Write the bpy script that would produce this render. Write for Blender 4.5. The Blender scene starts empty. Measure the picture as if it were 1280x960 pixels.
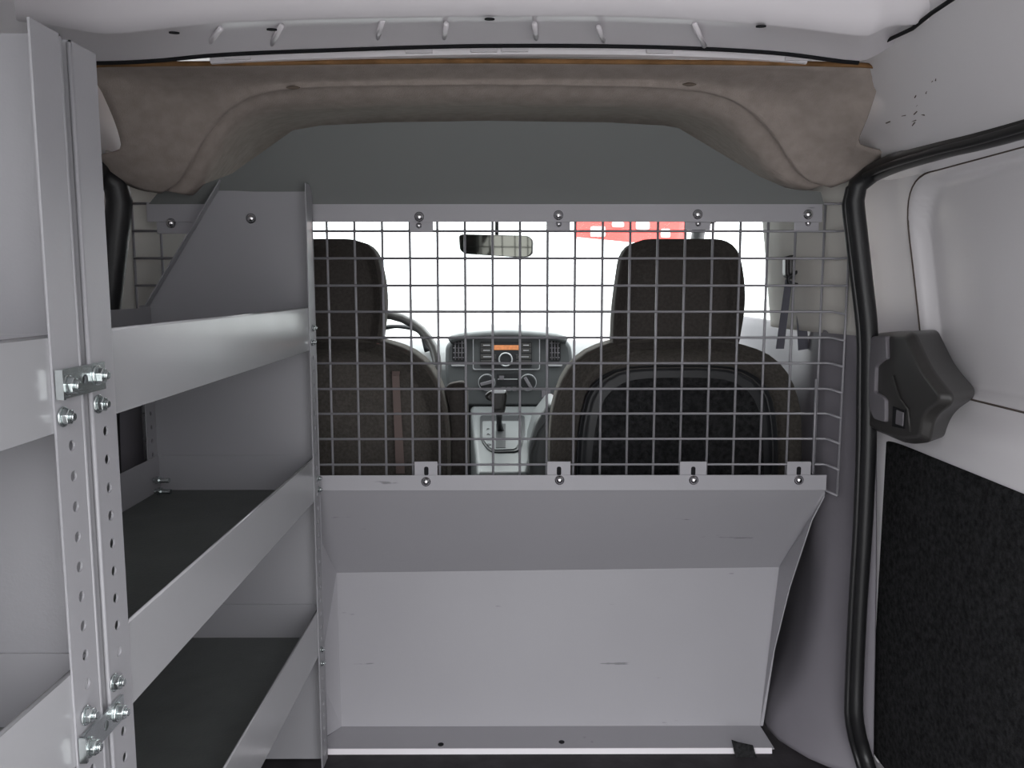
import bpy, bmesh, math, random
from mathutils import Vector, Matrix
random.seed(4)
C = bpy.context.scene.collection
D2R = math.pi / 180
CZ = 0.93                      # camera height above the cargo floor; heights below are given from eye level

# ------------------------------------------------------------------ camera, world, exposure
F_PX = 1031.0
PITCH, YAW = 6.80 * D2R, -0.222 * D2R
cam_d = bpy.data.cameras.new('camera'); cam = bpy.data.objects.new('camera', cam_d); C.objects.link(cam)
cam.location = (0, 0, CZ)
cam.rotation_euler = (math.pi / 2 - PITCH, 0, YAW)
cam_d.sensor_width = 36; cam_d.lens = F_PX / 1280 * 36; cam_d.clip_start = 0.02; cam_d.clip_end = 300
bpy.context.scene.camera = cam
world = bpy.data.worlds.new('overcast'); bpy.context.scene.world = world
world.use_nodes = True
wn = world.node_tree.nodes; wl = world.node_tree.links
bg = wn['Background']; bg.inputs[0].default_value = (0.96, 0.97, 1.0, 1); bg.inputs[1].default_value = 1.0
_tc = wn.new('ShaderNodeTexCoord'); _sx = wn.new('ShaderNodeSeparateXYZ'); _mr = wn.new('ShaderNodeMapRange'); _mx = wn.new('ShaderNodeMixRGB')
wl.new(_tc.outputs['Generated'], _sx.inputs[0]); wl.new(_sx.outputs['Z'], _mr.inputs['Value']); wl.new(_mr.outputs[0], _mx.inputs[0]); wl.new(_mx.outputs[0], bg.inputs[0])
_mr.inputs['From Min'].default_value = 0.0; _mr.inputs['From Max'].default_value = 0.6      # overcast sky: zenith brighter than horizon
HORIZON, ZENITH = 3.3, 7.6
_mx.inputs[1].default_value = (0.96*HORIZON, 0.97*HORIZON, 1.0*HORIZON, 1); _mx.inputs[2].default_value = (0.98*ZENITH, 0.98*ZENITH, 1.0*ZENITH, 1)
vs = bpy.context.scene.view_settings
vs.view_transform = 'Standard'; vs.look = 'None'; vs.exposure = 0.0; vs.gamma = 1; vs.use_curve_mapping = False

def portal(name, loc, rot, sx, sy):        # emits nothing: only guides sky sampling through the openings
    l = bpy.data.lights.new(name, 'AREA'); l.shape = 'RECTANGLE'; l.size = sx; l.size_y = sy
    l.cycles.is_portal = True
    o = bpy.data.objects.new(name, l); o.location = loc; o.rotation_euler = rot; C.objects.link(o)
REAR_Y = 0.20  # van cut short ahead of the camera so more light enters
portal('sky_portal', (-0.045, REAR_Y, CZ - 0.29), (math.pi / 2, 0, 0), 1.5, 1.3)
portal('sky_portal', (-0.045, 2.85, CZ + 0.08), (-(math.pi / 2 - 0.5), 0, 0), 1.3, 1.1)

# ------------------------------------------------------------------ pixel helpers (photo measurements -> places)
R = Matrix.Rotation(YAW, 3, 'Z') @ Matrix.Rotation(math.pi / 2 - PITCH, 3, 'X')
def ray(px, py): return R @ Vector(((px - 640) / F_PX, (480 - py) / F_PX, -1))
def PY(px, py, Y): d = ray(px, py); return d * (Y / d.y)
def PX(px, py, X): d = ray(px, py); return d * (X / d.x)
def PZ(px, py, Z): d = ray(px, py); return d * (Z / d.z)

# ------------------------------------------------------------------ materials
def mat(name, col, rough=0.5, metal=0.0, spec=0.5, var=0.04, vscale=6, bump=0.0, bscale=200, coat=0.0):
    m = bpy.data.materials.new(name); m.use_nodes = True
    n, l = m.node_tree.nodes, m.node_tree.links
    b = n['Principled BSDF']
    b.inputs['Roughness'].default_value = rough; b.inputs['Metallic'].default_value = metal
    b.inputs['Specular IOR Level'].default_value = spec
    if coat: b.inputs['Coat Weight'].default_value = coat; b.inputs['Coat Roughness'].default_value = 0.12
    tc = n.new('ShaderNodeTexCoord')
    if var:
        ns = n.new('ShaderNodeTexNoise'); ns.inputs['Scale'].default_value = vscale; ns.inputs['Detail'].default_value = 4
        l.new(tc.outputs['Object'], ns.inputs['Vector'])
        rp = n.new('ShaderNodeValToRGB')
        rp.color_ramp.elements[0].position = 0.3; rp.color_ramp.elements[1].position = 0.7
        rp.color_ramp.elements[0].color = (*[max(0, c * (1 - var)) for c in col], 1)
        rp.color_ramp.elements[1].color = (*[min(1, c * (1 + var)) for c in col], 1)
        l.new(ns.outputs['Fac'], rp.inputs['Fac']); l.new(rp.outputs['Color'], b.inputs['Base Color'])
    else:
        b.inputs['Base Color'].default_value = (*col, 1)
    if bump:
        nb = n.new('ShaderNodeTexNoise'); nb.inputs['Scale'].default_value = bscale; nb.inputs['Detail'].default_value = 3
        l.new(tc.outputs['Object'], nb.inputs['Vector'])
        bp = n.new('ShaderNodeBump'); bp.inputs['Strength'].default_value = bump; bp.inputs['Distance'].default_value = 0.002
        l.new(nb.outputs['Fac'], bp.inputs['Height']); l.new(bp.outputs['Normal'], b.inputs['Normal'])
    return m
def add_scuffs(m, col, amount=0.62, scale=(9, 9, 60)):
    n, l = m.node_tree.nodes, m.node_tree.links
    b = n['Principled BSDF']; src = b.inputs['Base Color'].links[0].from_socket
    tc = n.new('ShaderNodeTexCoord'); mp = n.new('ShaderNodeMapping'); mp.inputs['Scale'].default_value = scale
    ns = n.new('ShaderNodeTexNoise'); ns.inputs['Scale'].default_value = 1; ns.inputs['Detail'].default_value = 5
    l.new(tc.outputs['Object'], mp.inputs[0]); l.new(mp.outputs[0], ns.inputs['Vector'])
    rp = n.new('ShaderNodeValToRGB'); rp.color_ramp.elements[0].position = amount + 0.12; rp.color_ramp.elements[1].position = amount + 0.15
    l.new(ns.outputs['Fac'], rp.inputs['Fac'])
    mx = n.new('ShaderNodeMixRGB'); mx.inputs['Color2'].default_value = (*col, 1)
    l.new(rp.outputs['Color'], mx.inputs['Fac']); l.new(src, mx.inputs['Color1']); l.new(mx.outputs[0], b.inputs['Base Color'])
M = {}
M['steel'] = mat('grey painted shelf steel', (0.30, 0.297, 0.314), 0.40, 0.0, 0.5, 0.02, 5, 0.05, 350)
M['lip'] = mat('grey gloss shelf steel', (0.335, 0.335, 0.348), 0.17, 0.0, 0.6, 0.02, 5, 0.02, 200)
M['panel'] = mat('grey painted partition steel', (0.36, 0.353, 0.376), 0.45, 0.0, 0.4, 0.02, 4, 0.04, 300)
M['shaded_panel'] = mat('shaded partition steel', (0.195, 0.202, 0.200), 0.5, 0, 0.4, 0.02, 4, 0.04, 300)  # darker copy of the partition paint, carries the upper panel's shade
add_scuffs(M['panel'], (0.2, 0.2, 0.21), 0.60)
M['mat'] = mat('dark shelf liner', (0.11, 0.118, 0.114), 0.55, 0, 0.4, 0.08, 20, 0.3, 250)
M['wire'] = mat('grey painted wire', (0.27, 0.265, 0.285), 0.35, 0.1, 0.5, 0.03)
M['zinc'] = mat('zinc plated steel', (0.62, 0.66, 0.66), 0.25, 1.0, 0.5, 0.12, 60)
M['chrome'] = mat('bright bolt steel', (0.75, 0.74, 0.76), 0.15, 1.0, 0.5, 0.03)
M['white'] = mat('white body paint', (0.74, 0.72, 0.74), 0.24, 0, 0.5, 0.02, 3, 0.0, 0, 0.3)
add_scuffs(M['white'], (0.22, 0.20, 0.19), 0.66, (30, 30, 42))
M['bow'] = mat('white roof bow paint', (0.78, 0.75, 0.78), 0.28, 0, 0.5, 0.02, 3)
M['hole'] = mat('dark opening', (0.01, 0.01, 0.012), 0.8, 0, 0.2, 0)
M['liner'] = mat('beige headliner felt', (0.32, 0.275, 0.25), 0.95, 0, 0.1, 0.10, 45, 0.5, 500)
M['dimple'] = mat('darker headliner felt', (0.15, 0.12, 0.10), 0.95, 0, 0.1, 0.1, 45)  # headliner dents drawn as thin ovals in a darker felt tone
M['raw'] = mat('brown raw headliner edge', (0.22, 0.12, 0.055), 0.95, 0, 0.1, 0.3, 30)
M['rubber'] = mat('black rubber', (0.012, 0.012, 0.013), 0.42, 0, 0.5, 0.1, 30)
M['carpet'] = mat('black carpet', (0.022, 0.022, 0.023), 1.0, 0, 0.05, 0.5, 120, 1.0, 300)
M['scuff'] = mat('brown scuff', (0.10, 0.08, 0.07), 0.8, 0, 0.2, 0)
M['floor'] = mat('dark cargo floor', (0.03, 0.027, 0.03), 0.7, 0, 0.3, 0.3, 20, 0.4, 80)
M['beige'] = mat('pale pillar plastic', (0.52, 0.50, 0.47), 0.6, 0, 0.3, 0.02)
M['trim'] = mat('grey pillar plastic', (0.175, 0.165, 0.185), 0.5, 0, 0.4, 0.05, 8, 0.1, 500)
M['fabric'] = mat('dark brown grey seat cloth', (0.088, 0.080, 0.072), 0.95, 0, 0.1, 0.25, 160, 0.6, 600)
M['head'] = mat('dark headrest cloth', (0.058, 0.052, 0.048), 0.95, 0, 0.1, 0.2, 160, 0.5, 600)
M['black'] = mat('black plastic', (0.018, 0.019, 0.021), 0.45, 0, 0.4, 0.05)
M['handle'] = mat('charcoal plastic', (0.040, 0.038, 0.037), 0.38, 0, 0.5, 0.05, 10, 0.1, 600)
M['grip'] = mat('grey grip plastic', (0.16, 0.15, 0.165), 0.45, 0, 0.4, 0.03)
M['dash'] = mat('grey dashboard plastic', (0.075, 0.080, 0.083), 0.5, 0, 0.4, 0.05, 10, 0.15, 500)
M['dashl'] = mat('light console plastic', (0.115, 0.122, 0.124), 0.42, 0, 0.4, 0.03)
M['silver'] = mat('silver plastic', (0.55, 0.56, 0.58), 0.3, 0.5, 0.5, 0.03)
M['belt'] = mat('grey seat belt webbing', (0.10, 0.10, 0.12), 0.8, 0, 0.2, 0.05)
M['tan'] = mat('pale tan strip', (0.17, 0.13, 0.12), 0.8, 0, 0.2, 0.05)
M['mirror'] = mat('mirror glass', (0.17, 0.175, 0.155), 0.04, 1.0, 0.5, 0)
M['ground'] = mat('pale concrete', (0.30, 0.30, 0.295), 0.9, 0, 0.2, 0.08, 1.5)
M['red'] = mat('red banner cloth', (0.75, 0.10, 0.09), 0.8, 0, 0.2, 0.05)
M['lettering'] = mat('white lettering', (0.8, 0.8, 0.8), 0.8, 0, 0.2, 0)
M['ink'] = mat('dark lettering', (0.02, 0.02, 0.02), 0.6, 0, 0.2, 0)
M['carw'] = mat('pale car paint', (0.6, 0.62, 0.64), 0.3, 0, 0.5, 0.02)
def display_mat():
    m = mat('orange display', (0.5, 0.18, 0.06), 0.3, 0, 0.5, 0.2, 120)
    b = m.node_tree.nodes['Principled BSDF']; b.inputs['Emission Color'].default_value = (0.9, 0.33, 0.12, 1); b.inputs['Emission Strength'].default_value = 0.25
    return m
M['display'] = display_mat()
def glass_mat():
    m = bpy.data.materials.new('clear glass'); m.use_nodes = True
    n, l = m.node_tree.nodes, m.node_tree.links; n.clear()
    o = n.new('ShaderNodeOutputMaterial'); mx = n.new('ShaderNodeMixShader'); t = n.new('ShaderNodeBsdfTransparent'); g = n.new('ShaderNodeBsdfGlossy')
    t.inputs[0].default_value = (0.93, 0.96, 0.95, 1); g.inputs['Roughness'].default_value = 0.02; mx.inputs[0].default_value = 0.05
    l.new(t.outputs[0], mx.inputs[1]); l.new(g.outputs[0], mx.inputs[2]); l.new(mx.outputs[0], o.inputs[0]); return m
M['glass'] = glass_mat()

# ------------------------------------------------------------------ object helpers
def tag(o, label=None, cat=None, group=None, kind=None):
    if label: o['label'] = label
    if cat: o['category'] = cat
    if group: o['group'] = group
    if kind: o['kind'] = kind
    return o
def empty(name, loc, label=None, cat=None, group=None, kind=None):
    o = bpy.data.objects.new(name, None); o.location = (loc[0], loc[1], loc[2] + CZ); o.empty_display_size = 0.05
    C.objects.link(o); return tag(o, label, cat, group, kind)
def wloc(o):
    v = Vector((0, 0, 0))
    while o: v = v + Vector(o.location); o = o.parent
    return v
def kids(o): return [c for c in C.objects if c.parent == o]
def copy_tree(o, parent=None):
    ks = kids(o); c = o.copy(); C.objects.link(c); c.parent = parent
    for k in ks: copy_tree(k, c)
    return c

class MB:
    def __init__(s): s.v = []; s.f = []
    def add(s, vs_, fs):
        b = len(s.v); s.v += [Vector(v) for v in vs_]; s.f += [tuple(i + b for i in f) for f in fs]; return s
    def box(s, x0, x1, y0, y1, z0, z1):
        return s.add([(x0,y0,z0),(x1,y0,z0),(x1,y1,z0),(x0,y1,z0),(x0,y0,z1),(x1,y0,z1),(x1,y1,z1),(x0,y1,z1)],
                     [(0,3,2,1),(4,5,6,7),(0,1,5,4),(1,2,6,5),(2,3,7,6),(3,0,4,7)])
    def prism(s, pts, off):
        off = Vector(off); n = len(pts); a = [Vector(p) for p in pts]
        return s.add(a + [p + off for p in a], [tuple(range(n))[::-1], tuple(range(n, 2*n))] + [(i, (i+1) % n, n+(i+1) % n, n+i) for i in range(n)])
    def tube(s, pts, r, n=8, ry=None, closed=False):
        pts = [Vector(p) for p in pts]; m = len(pts); ring = []; u = None
        for i, p in enumerate(pts):
            if closed: t = (pts[(i+1) % m] - pts[i-1]).normalized()
            else: t = ((pts[min(i+1, m-1)] - pts[max(i-1, 0)])).normalized()
            if u is None: u = t.orthogonal().normalized()
            u = (u - t * u.dot(t)).normalized(); w = t.cross(u)
            rr = r[i] if isinstance(r, (list, tuple)) else r
            ring.append([p + u * math.cos(2*math.pi*k/n) * rr + w * math.sin(2*math.pi*k/n) * (rr if ry is None else ry) for k in range(n)])
        vs_ = [v for q in ring for v in q]; fs = []
        for i in range(m if closed else m-1):
            for k in range(n):
                j = (i+1) % m; fs.append((i*n+k, i*n+(k+1) % n, j*n+(k+1) % n, j*n+k))
        if not closed: fs += [tuple(range(n))[::-1], tuple((m-1)*n + k for k in range(n))]
        return s.add(vs_, fs)
    def cyl(s, c, axis, r, h, n=20, r2=None):
        c = Vector(c); a = Vector(axis).normalized(); u = a.orthogonal().normalized(); w = a.cross(u); r2 = r if r2 is None else r2
        vs_ = [c + (u*math.cos(2*math.pi*k/n) + w*math.sin(2*math.pi*k/n))*r for k in range(n)] + [c + a*h + (u*math.cos(2*math.pi*k/n) + w*math.sin(2*math.pi*k/n))*r2 for k in range(n)]
        return s.add(vs_, [tuple(range(n))[::-1], tuple(range(n, 2*n))] + [(k, (k+1) % n, n+(k+1) % n, n+k) for k in range(n)])
    def dome(s, c, axis, r, h, n=16, m=5):
        c = Vector(c); a = Vector(axis).normalized(); u = a.orthogonal().normalized(); w = a.cross(u); vs_ = []
        for j in range(m):
            t = j / m * math.pi / 2
            vs_ += [c + a*h*math.sin(t) + (u*math.cos(2*math.pi*k/n) + w*math.sin(2*math.pi*k/n))*r*math.cos(t) for k in range(n)]
        vs_.append(c + a*h); fs = [tuple(range(n))[::-1]]
        for j in range(m-1):
            for k in range(n): fs.append((j*n+k, j*n+(k+1) % n, (j+1)*n+(k+1) % n, (j+1)*n+k))
        for k in range(n): fs.append(((m-1)*n+k, (m-1)*n+(k+1) % n, m*n))
        return s.add(vs_, fs)
    def grid(s, rows):
        n = len(rows[0]); fs = []
        for i in range(len(rows)-1):
            for k in range(n-1): fs.append((i*n+k, i*n+k+1, (i+1)*n+k+1, (i+1)*n+k))
        return s.add([p for r_ in rows for p in r_], fs)
    def build(s, name, m, parent=None, smooth=False, bevel=0, seg=2, thick=0, subsurf=0, weld=False):
        off = wloc(parent) - Vector((0, 0, CZ)) if parent else Vector((0, 0, -CZ))
        me = bpy.data.meshes.new(name)
        if parent is None:
            cx = sum((v for v in s.v), Vector()) / len(s.v); zb = min(v.z for v in s.v); off = Vector((cx.x, cx.y, zb))
        me.from_pydata([v - off for v in s.v], [], s.f); 
        bm = bmesh.new(); bm.from_mesh(me)
        if weld: bmesh.ops.remove_doubles(bm, verts=bm.verts, dist=1e-5)
        bmesh.ops.recalc_face_normals(bm, faces=bm.faces); bm.to_mesh(me); bm.free()
        me.materials.append(m)
        if smooth: me.polygons.foreach_set('use_smooth', [True]*len(me.polygons))
        o = bpy.data.objects.new(name, me); C.objects.link(o)
        if parent: o.parent = parent
        else: o.location = off + Vector((0, 0, CZ))
        if thick: md = o.modifiers.new('s', 'SOLIDIFY'); md.thickness = thick; md.offset = 0
        if bevel:
            md = o.modifiers.new('b', 'BEVEL'); md.width = bevel; md.segments = seg; md.limit_method = 'ANGLE'; md.angle_limit = 0.6
            me.polygons.foreach_set('use_smooth', [True]*len(me.polygons)); me.set_sharp_from_angle(angle=0.7)
        if subsurf: md = o.modifiers.new('u', 'SUBSURF'); md.levels = md.render_levels = subsurf
        return o

def holed_strip(mb, x, y0, y1, z0, z1, holes, r, t, axis='X', n=16):
    """strip in plane axis=x (thickness t) with round holes at heights 'holes' on its middle line"""
    yc = (y0 + y1) / 2
    P = (lambda a, b, d: (x + d, a, b)) if axis == 'X' else (lambda a, b, d: (a, x + d, b))
    hs = sorted(h for h in holes if z0 + r*1.3 < h < z1 - r*1.3)
    hs = [h for h in hs if z0 + 0.0127 < h < z1 - 0.0127]
    if not hs:
        return mb.box(x, x+t, y0, y1, z0, z1) if axis == 'X' else mb.box(y0, y1, x, x+t, z0, z1)
    hp = 0.0127
    for q0, q1 in ((z0, hs[0]-hp), (hs[-1]+hp, z1)):
        if q1 - q0 > 1e-4: mb.box(x, x+t, y0, y1, q0, q1)
    for i, h in enumerate(hs):
        a0, a1 = h-hp, h+hp
        circ, rect = [], []
        for k in range(n):
            an = 2*math.pi*(k+0.5)/n; c_, s_ = math.cos(an), math.sin(an)
            circ.append((yc + r*c_, h + r*s_))
            # project on rectangle
            sx = (y1-yc)/abs(c_) if abs(c_) > 1e-6 else 1e9
            sz = ((a1-h) if s_ > 0 else (h-a0))/abs(s_) if abs(s_) > 1e-6 else 1e9
            q = min(sx, sz); rect.append((yc + q*c_, h + q*s_))
        corners = {0: (y1, a1), 1: (y0, a1), 2: (y0, a0), 3: (y1, a0)}
        V = [P(*c, 0) for c in circ] + [P(*c, 0) for c in rect] + [P(*c, t) for c in circ] + [P(*c, t) for c in rect]
        cor0 = len(V); V += [P(*corners[q], 0) for q in range(4)] + [P(*corners[q], t) for q in range(4)]
        F = []
        def side(pt):
            if abs(pt[0]-y1) < 1e-7: return 3 if False else 'R'
            if abs(pt[0]-y0) < 1e-7: return 'L'
            return 'T' if pt[1] > h else 'B'
        cmap = {('R','T'): 0, ('T','L'): 1, ('L','B'): 2, ('B','R'): 3}
        for k in range(n):
            j = (k+1) % n
            for lay in (0, 2*n):
                sa, sb = side(rect[k]), side(rect[j])
                if sa != sb and (sa, sb) in cmap:
                    cc = cor0 + cmap[(sa, sb)] + (4 if lay else 0)
                    F.append((lay+k, lay+n+k, cc, lay+n+j, lay+j))
                else: F.append((lay+k, lay+n+k, lay+n+j, lay+j))
            F.append((k, j, 2*n+j, 2*n+k))
        mb.add(V, F)
    # edge faces
    if axis == 'X':
        e0, e1 = hs[0]-hp, hs[-1]+hp; mb.add([(x,y0,e0),(x+t,y0,e0),(x+t,y0,e1),(x,y0,e1)], [(0,1,2,3)]); mb.add([(x,y1,e0),(x+t,y1,e0),(x+t,y1,e1),(x,y1,e1)], [(0,1,2,3)])
    return mb

def smooth_curve(pts, n):
    """Catmull-Rom through pts, n samples evenly by chord length"""
    pts = [Vector(p) for p in pts]; m = len(pts)
    L = [0]
    for i in range(1, m): L.append(L[-1] + (pts[i]-pts[i-1]).length)
    out = []
    for k in range(n):
        s = L[-1] * k / (n-1); i = 0
        while i < m-2 and s > L[i+1]: i += 1
        t = (s - L[i]) / max(1e-9, L[i+1]-L[i])
        p1, p2 = pts[i], pts[i+1]; p0 = pts[i-1] if i else p1*2-p2; p3 = pts[i+2] if i+2 < m else p2*2-p1
        out.append(0.5*((2*p1) + (p2-p0)*t + (2*p0-5*p1+4*p2-p3)*t*t + (3*p1-3*p2+p3-p0)*t**3))
    return out
def loft_rows(curves, sub):
    """interpolate between key curves (equal lengths) with Catmull-Rom"""
    n = len(curves[0]); rows = []
    cols = []
    for k in range(n):
        keys = [c[k] for c in curves]; col = []
        for i in range(len(keys)-1):
            p1, p2 = keys[i], keys[i+1]; p0 = keys[i-1] if i else p1*2-p2; p3 = keys[i+2] if i+2 < len(keys) else p2*2-p1
            for j in range(sub):
                t = j / sub; col.append(0.5*((2*p1) + (p2-p0)*t + (2*p0-5*p1+4*p2-p3)*t*t + (3*p1-3*p2+p3-p0)*t**3))
        col.append(keys[-1]); cols.append(col)
    return [[cols[k][i] for k in range(n)] for i in range(len(cols[0]))]
def rounded(pts, r, seg=5):
    """round the corners of a closed 2-D polygon"""
    out = []; n = len(pts)
    for i in range(n):
        p = Vector(pts[i]); a = Vector(pts[i-1]); b = Vector(pts[(i+1) % n])
        rr = r[i] if isinstance(r, (list, tuple)) else r
        da, db = (a-p), (b-p); q = min(rr, da.length*0.48, db.length*0.48)
        s, e = p + da.normalized()*q, p + db.normalized()*q
        for k in range(seg+1):
            t = k/seg; out.append(s*(1-t)**2 + p*2*t*(1-t) + e*t*t)
    return out
def pillow(mb, outline, y0, y1, r=0.04, seg=5, tilt=0.0, zref=0.0):
    """closed (x,z) outline given depth y0..y1 with rounded shoulders; tilt shears y by height"""
    n = len(outline); cx = sum(p[0] for p in outline)/n; cz = sum(p[1] for p in outline)/n
    ext = max(max(abs(p[0]-cx) for p in outline), 1e-6); ezt = max(abs(p[1]-cz) for p in outline)
    rings = []
    prof = []
    for k in range(seg+1):
        a = math.pi/2*k/seg; prof.append((y0 + r*(1-math.sin(a)), r*(1-math.cos(math.pi/2-a))))
    prof2 = [(y1 - (y-y0), d) for y, d in prof[::-1]]
    prof = [(y0, r*2.2), (y0, r*1.4)] + prof + prof2 + [(y1, r*1.4), (y1, r*2.2)]
    for y, d in prof:
        rings.append([Vector((cx + (p[0]-cx)*(1-d/ext), y + tilt*((cz + (p[1]-cz)*(1-d/ezt))-zref), cz + (p[1]-cz)*(1-d/ezt))) for p in outline])
    V = [v for q in rings for v in q]; Fc = []
    for i in range(len(rings)-1):
        for k in range(n): Fc.append((i*n+k, i*n+(k+1) % n, (i+1)*n+(k+1) % n, (i+1)*n+k))
    Fc += [tuple(range(n))[::-1], tuple((len(rings)-1)*n + k for k in range(n))]
    return mb.add(V, Fc)
def pxpoly(pts, Y): return [PY(a, b, Y) for a, b in pts]

def hexbolt(parent, loc, axis, r=0.0075, m='zinc', name='bolt', label=None):
    """hex head on a washer with a stub of thread"""
    loc = Vector(loc); a = Vector(axis)
    b = MB(); b.cyl(loc, a, r*1.25, 0.0018, 20); b.cyl(loc + a*0.0018, a, r, r*0.75, 6); b.cyl(loc + a*(0.0018 + r*0.75), a, r*0.5, r*0.5, 12)
    return b.build(name, M[m], parent, bevel=0.0006)
def panhead(parent, loc, axis, r=0.009, name='bolt'):
    b = MB(); b.cyl(loc, axis, r*1.05, 0.0012, 20); b.dome(Vector(loc) + Vector(axis)*0.0012, axis, r*0.9, r*0.75, 16)
    return b.build(name, M['chrome'], parent, smooth=True)

FLOOR = -0.93; CXV = -0.045
def mx_(x): return 2*CXV - x          # mirrored position across the van's middle

# ================================================================== SETTING
f = MB().box(-0.86, 0.77, REAR_Y, 3.3, FLOOR-0.04, FLOOR).build('floor', M['floor']); tag(f, 'dark cargo floor of the van', 'floor', kind='structure')
def shell(name, sx):
    b = MB(); X = (lambda x: x) if sx > 0 else mx_
    lo = lambda a, c: (min(a, c), max(a, c))
    b.box(*lo(X(0.775), X(0.79)), REAR_Y, 1.66, FLOOR, 0.20); b.box(*lo(X(0.668), X(0.79)), 1.615, 1.66, FLOOR, 0.19); b.box(*lo(X(0.62), X(0.79)), 1.63, 1.66, 0.17, 0.40)
    # inner roof rail: rounded sheet from the roof seam down to the door opening
    prof = [(0.775, 0.175), (0.70, 0.175), (0.655, 0.185), (0.622, 0.207), (0.612, 0.222), (0.594, 0.25), (0.575, 0.285), (0.555, 0.318), (0.53, 0.345), (0.52, 0.36), (0.52, 0.42)]
    ys = [REAR_Y + (1.30-REAR_Y)*i/20 for i in range(21)] + [1.33, 1.36, 1.40, 1.45, 1.50, 1.56, 1.62]
    rows = []
    for y in ys:
        k = 0 if y < 1.30 else (y-1.30)*0.35
        rows.append([Vector((X(px_ + k*0.25), y + 0.18*max(0, 0.30-pz), pz)) for px_, pz in prof])
    b.grid(rows)
    o = b.build(name, M['white'], smooth=True)
    o.data.set_sharp_from_angle(angle=0.9)
    return o
wr = shell('wall_right', 1)
for a_, b_, c_, d_ in ((1108,154,1113,152),(1128,145,1133,144),(1140,152,1146,150),(1141,157,1144,153),(1146,133,1148,131),(1143,143,1147,139),(1152,143,1156,144),(1158,117,1160,113),(1164,104,1167,101),(1170,101,1171,98),(1144,122,1146,119)):
    def onr(px_, py_):
        d = ray(px_, py_); best = None
        for k_ in range(200):
            p_ = d * (1.0 + k_*0.003); zz = p_.z
            xs_r = [(0.612, 0.222), (0.594, 0.25), (0.575, 0.285), (0.555, 0.318), (0.53, 0.345)]
            for (x0_, z0_), (x1_, z1_) in zip(xs_r, xs_r[1:]):
                if z0_ <= zz <= z1_:
                    xx = x0_ + (x1_-x0_)*(zz-z0_)/(z1_-z0_)
                    if p_.x >= xx and best is None: best = p_
        return best
    u_, v_ = onr(a_, b_), onr(c_, d_)
    if u_ and v_: MB().tube([u_ - Vector((0.0006, 0, 0)), v_ - Vector((0.0006, 0, 0))], 0.0009, 6).build('scuff_mark', M['scuff'], wr)
MB().tube([PX(1058, 76, 0.522), PX(1085, 66, 0.526), PX(1110, 50, 0.524), PX(1140, 36, 0.528), PX(1165, 16, 0.524), PX(1195, -4, 0.526), PX(1260, -50, 0.524)], 0.0028, 8).build('sealer_or_gap_shade', M['hole'], wr, smooth=True)
tag(wr, 'white painted right body rail above the sliding door', 'wall', kind='structure')
wl_ = shell('wall_left', -1); tag(wl_, 'white painted left body rail above the shelving', 'wall', kind='structure')
b = MB().box(-0.75, 0.66, REAR_Y, 2.2, 0.40, 0.415)
tag(b.build('ceiling', M['white']), 'white painted roof skin of the van', 'ceiling', kind='structure')
# unseen rear doorway posts and header, moved forward and lowered to shape the light
b = MB(); b.box(0.60, 0.80, REAR_Y-0.06, REAR_Y, FLOOR-0.04, 0.40); b.box(mx_(0.80), mx_(0.60), REAR_Y-0.06, REAR_Y, FLOOR-0.04, 0.40); b.box(-0.72, 0.64, REAR_Y-0.06, REAR_Y, 0.27, 0.415)
tag(b.build('unseen_wall_back', M['white'], bevel=0.01), 'unseen white rear doorway frame placed to shape the light', 'wall', kind='structure')
# ground outside
tag(MB().box(-60, 60, -60, 90, -1.56, -1.50).build('ground', M['ground']), 'pale concrete lot outside the van', 'ground', kind='structure')

# ---- roof bow
B1 = [(-60,20),(20,24),(70,32),(130,41),(200,35),(277,27),(420,22),(600,19),(800,20),(960,30),(1070,43),(1090,42),(1115,31),(1157,27),(1190,8),(1250,-20)]
B2 = [(-60,40),(40,52),(105,74),(140,76),(200,73),(277,66),(420,60),(600,55),(800,56),(960,63),(1060,75),(1085,74),(1110,60),(1150,40),(1190,18),(1250,-5)]
N = 90
c1 = smooth_curve(pxpoly(B1, 1.10), N); c2 = smooth_curve(pxpoly(B2, 1.21), N)
def clampx(c, lo=-0.69, hi=0.60): return [Vector((min(hi, max(lo, p.x)), p.y, p.z)) for p in c]
c1, c2 = clampx(c1), clampx(c2)
r0 = [p + Vector((0, -0.05, 0.06)) for p in c1]; ra = [p + Vector((0, -0.020, 0.014)) for p in c1]; rb = [p + Vector((0, 0.008, 0.0)) for p in c1]
mid = [(p*0.5 + q*0.5) + Vector((0, 0, 0.010)) for p, q in zip(c1, c2)]
up = [p + Vector((0, 0.012, 0.05)) for p in c2]
bow = MB().grid([r0, ra, c1, rb, mid, [p + Vector((0, -0.006, 0)) for p in c2], c2, up]).build('trim_1', M['bow'], smooth=True)
tag(bow, 'white stamped roof cross bow above the headliner edge', 'roof bow', kind='structure')
bow.data.set_sharp_from_angle(angle=0.7)
MB().tube([p + Vector((0, 0.004, -0.001)) for p in c2 if -0.60 < p.x < 0.50], 0.0035, 8).build('sealer_or_gap_shade', M['hole'], bow, smooth=True)  # black tube painted in for the shaded gap behind the bow
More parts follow.
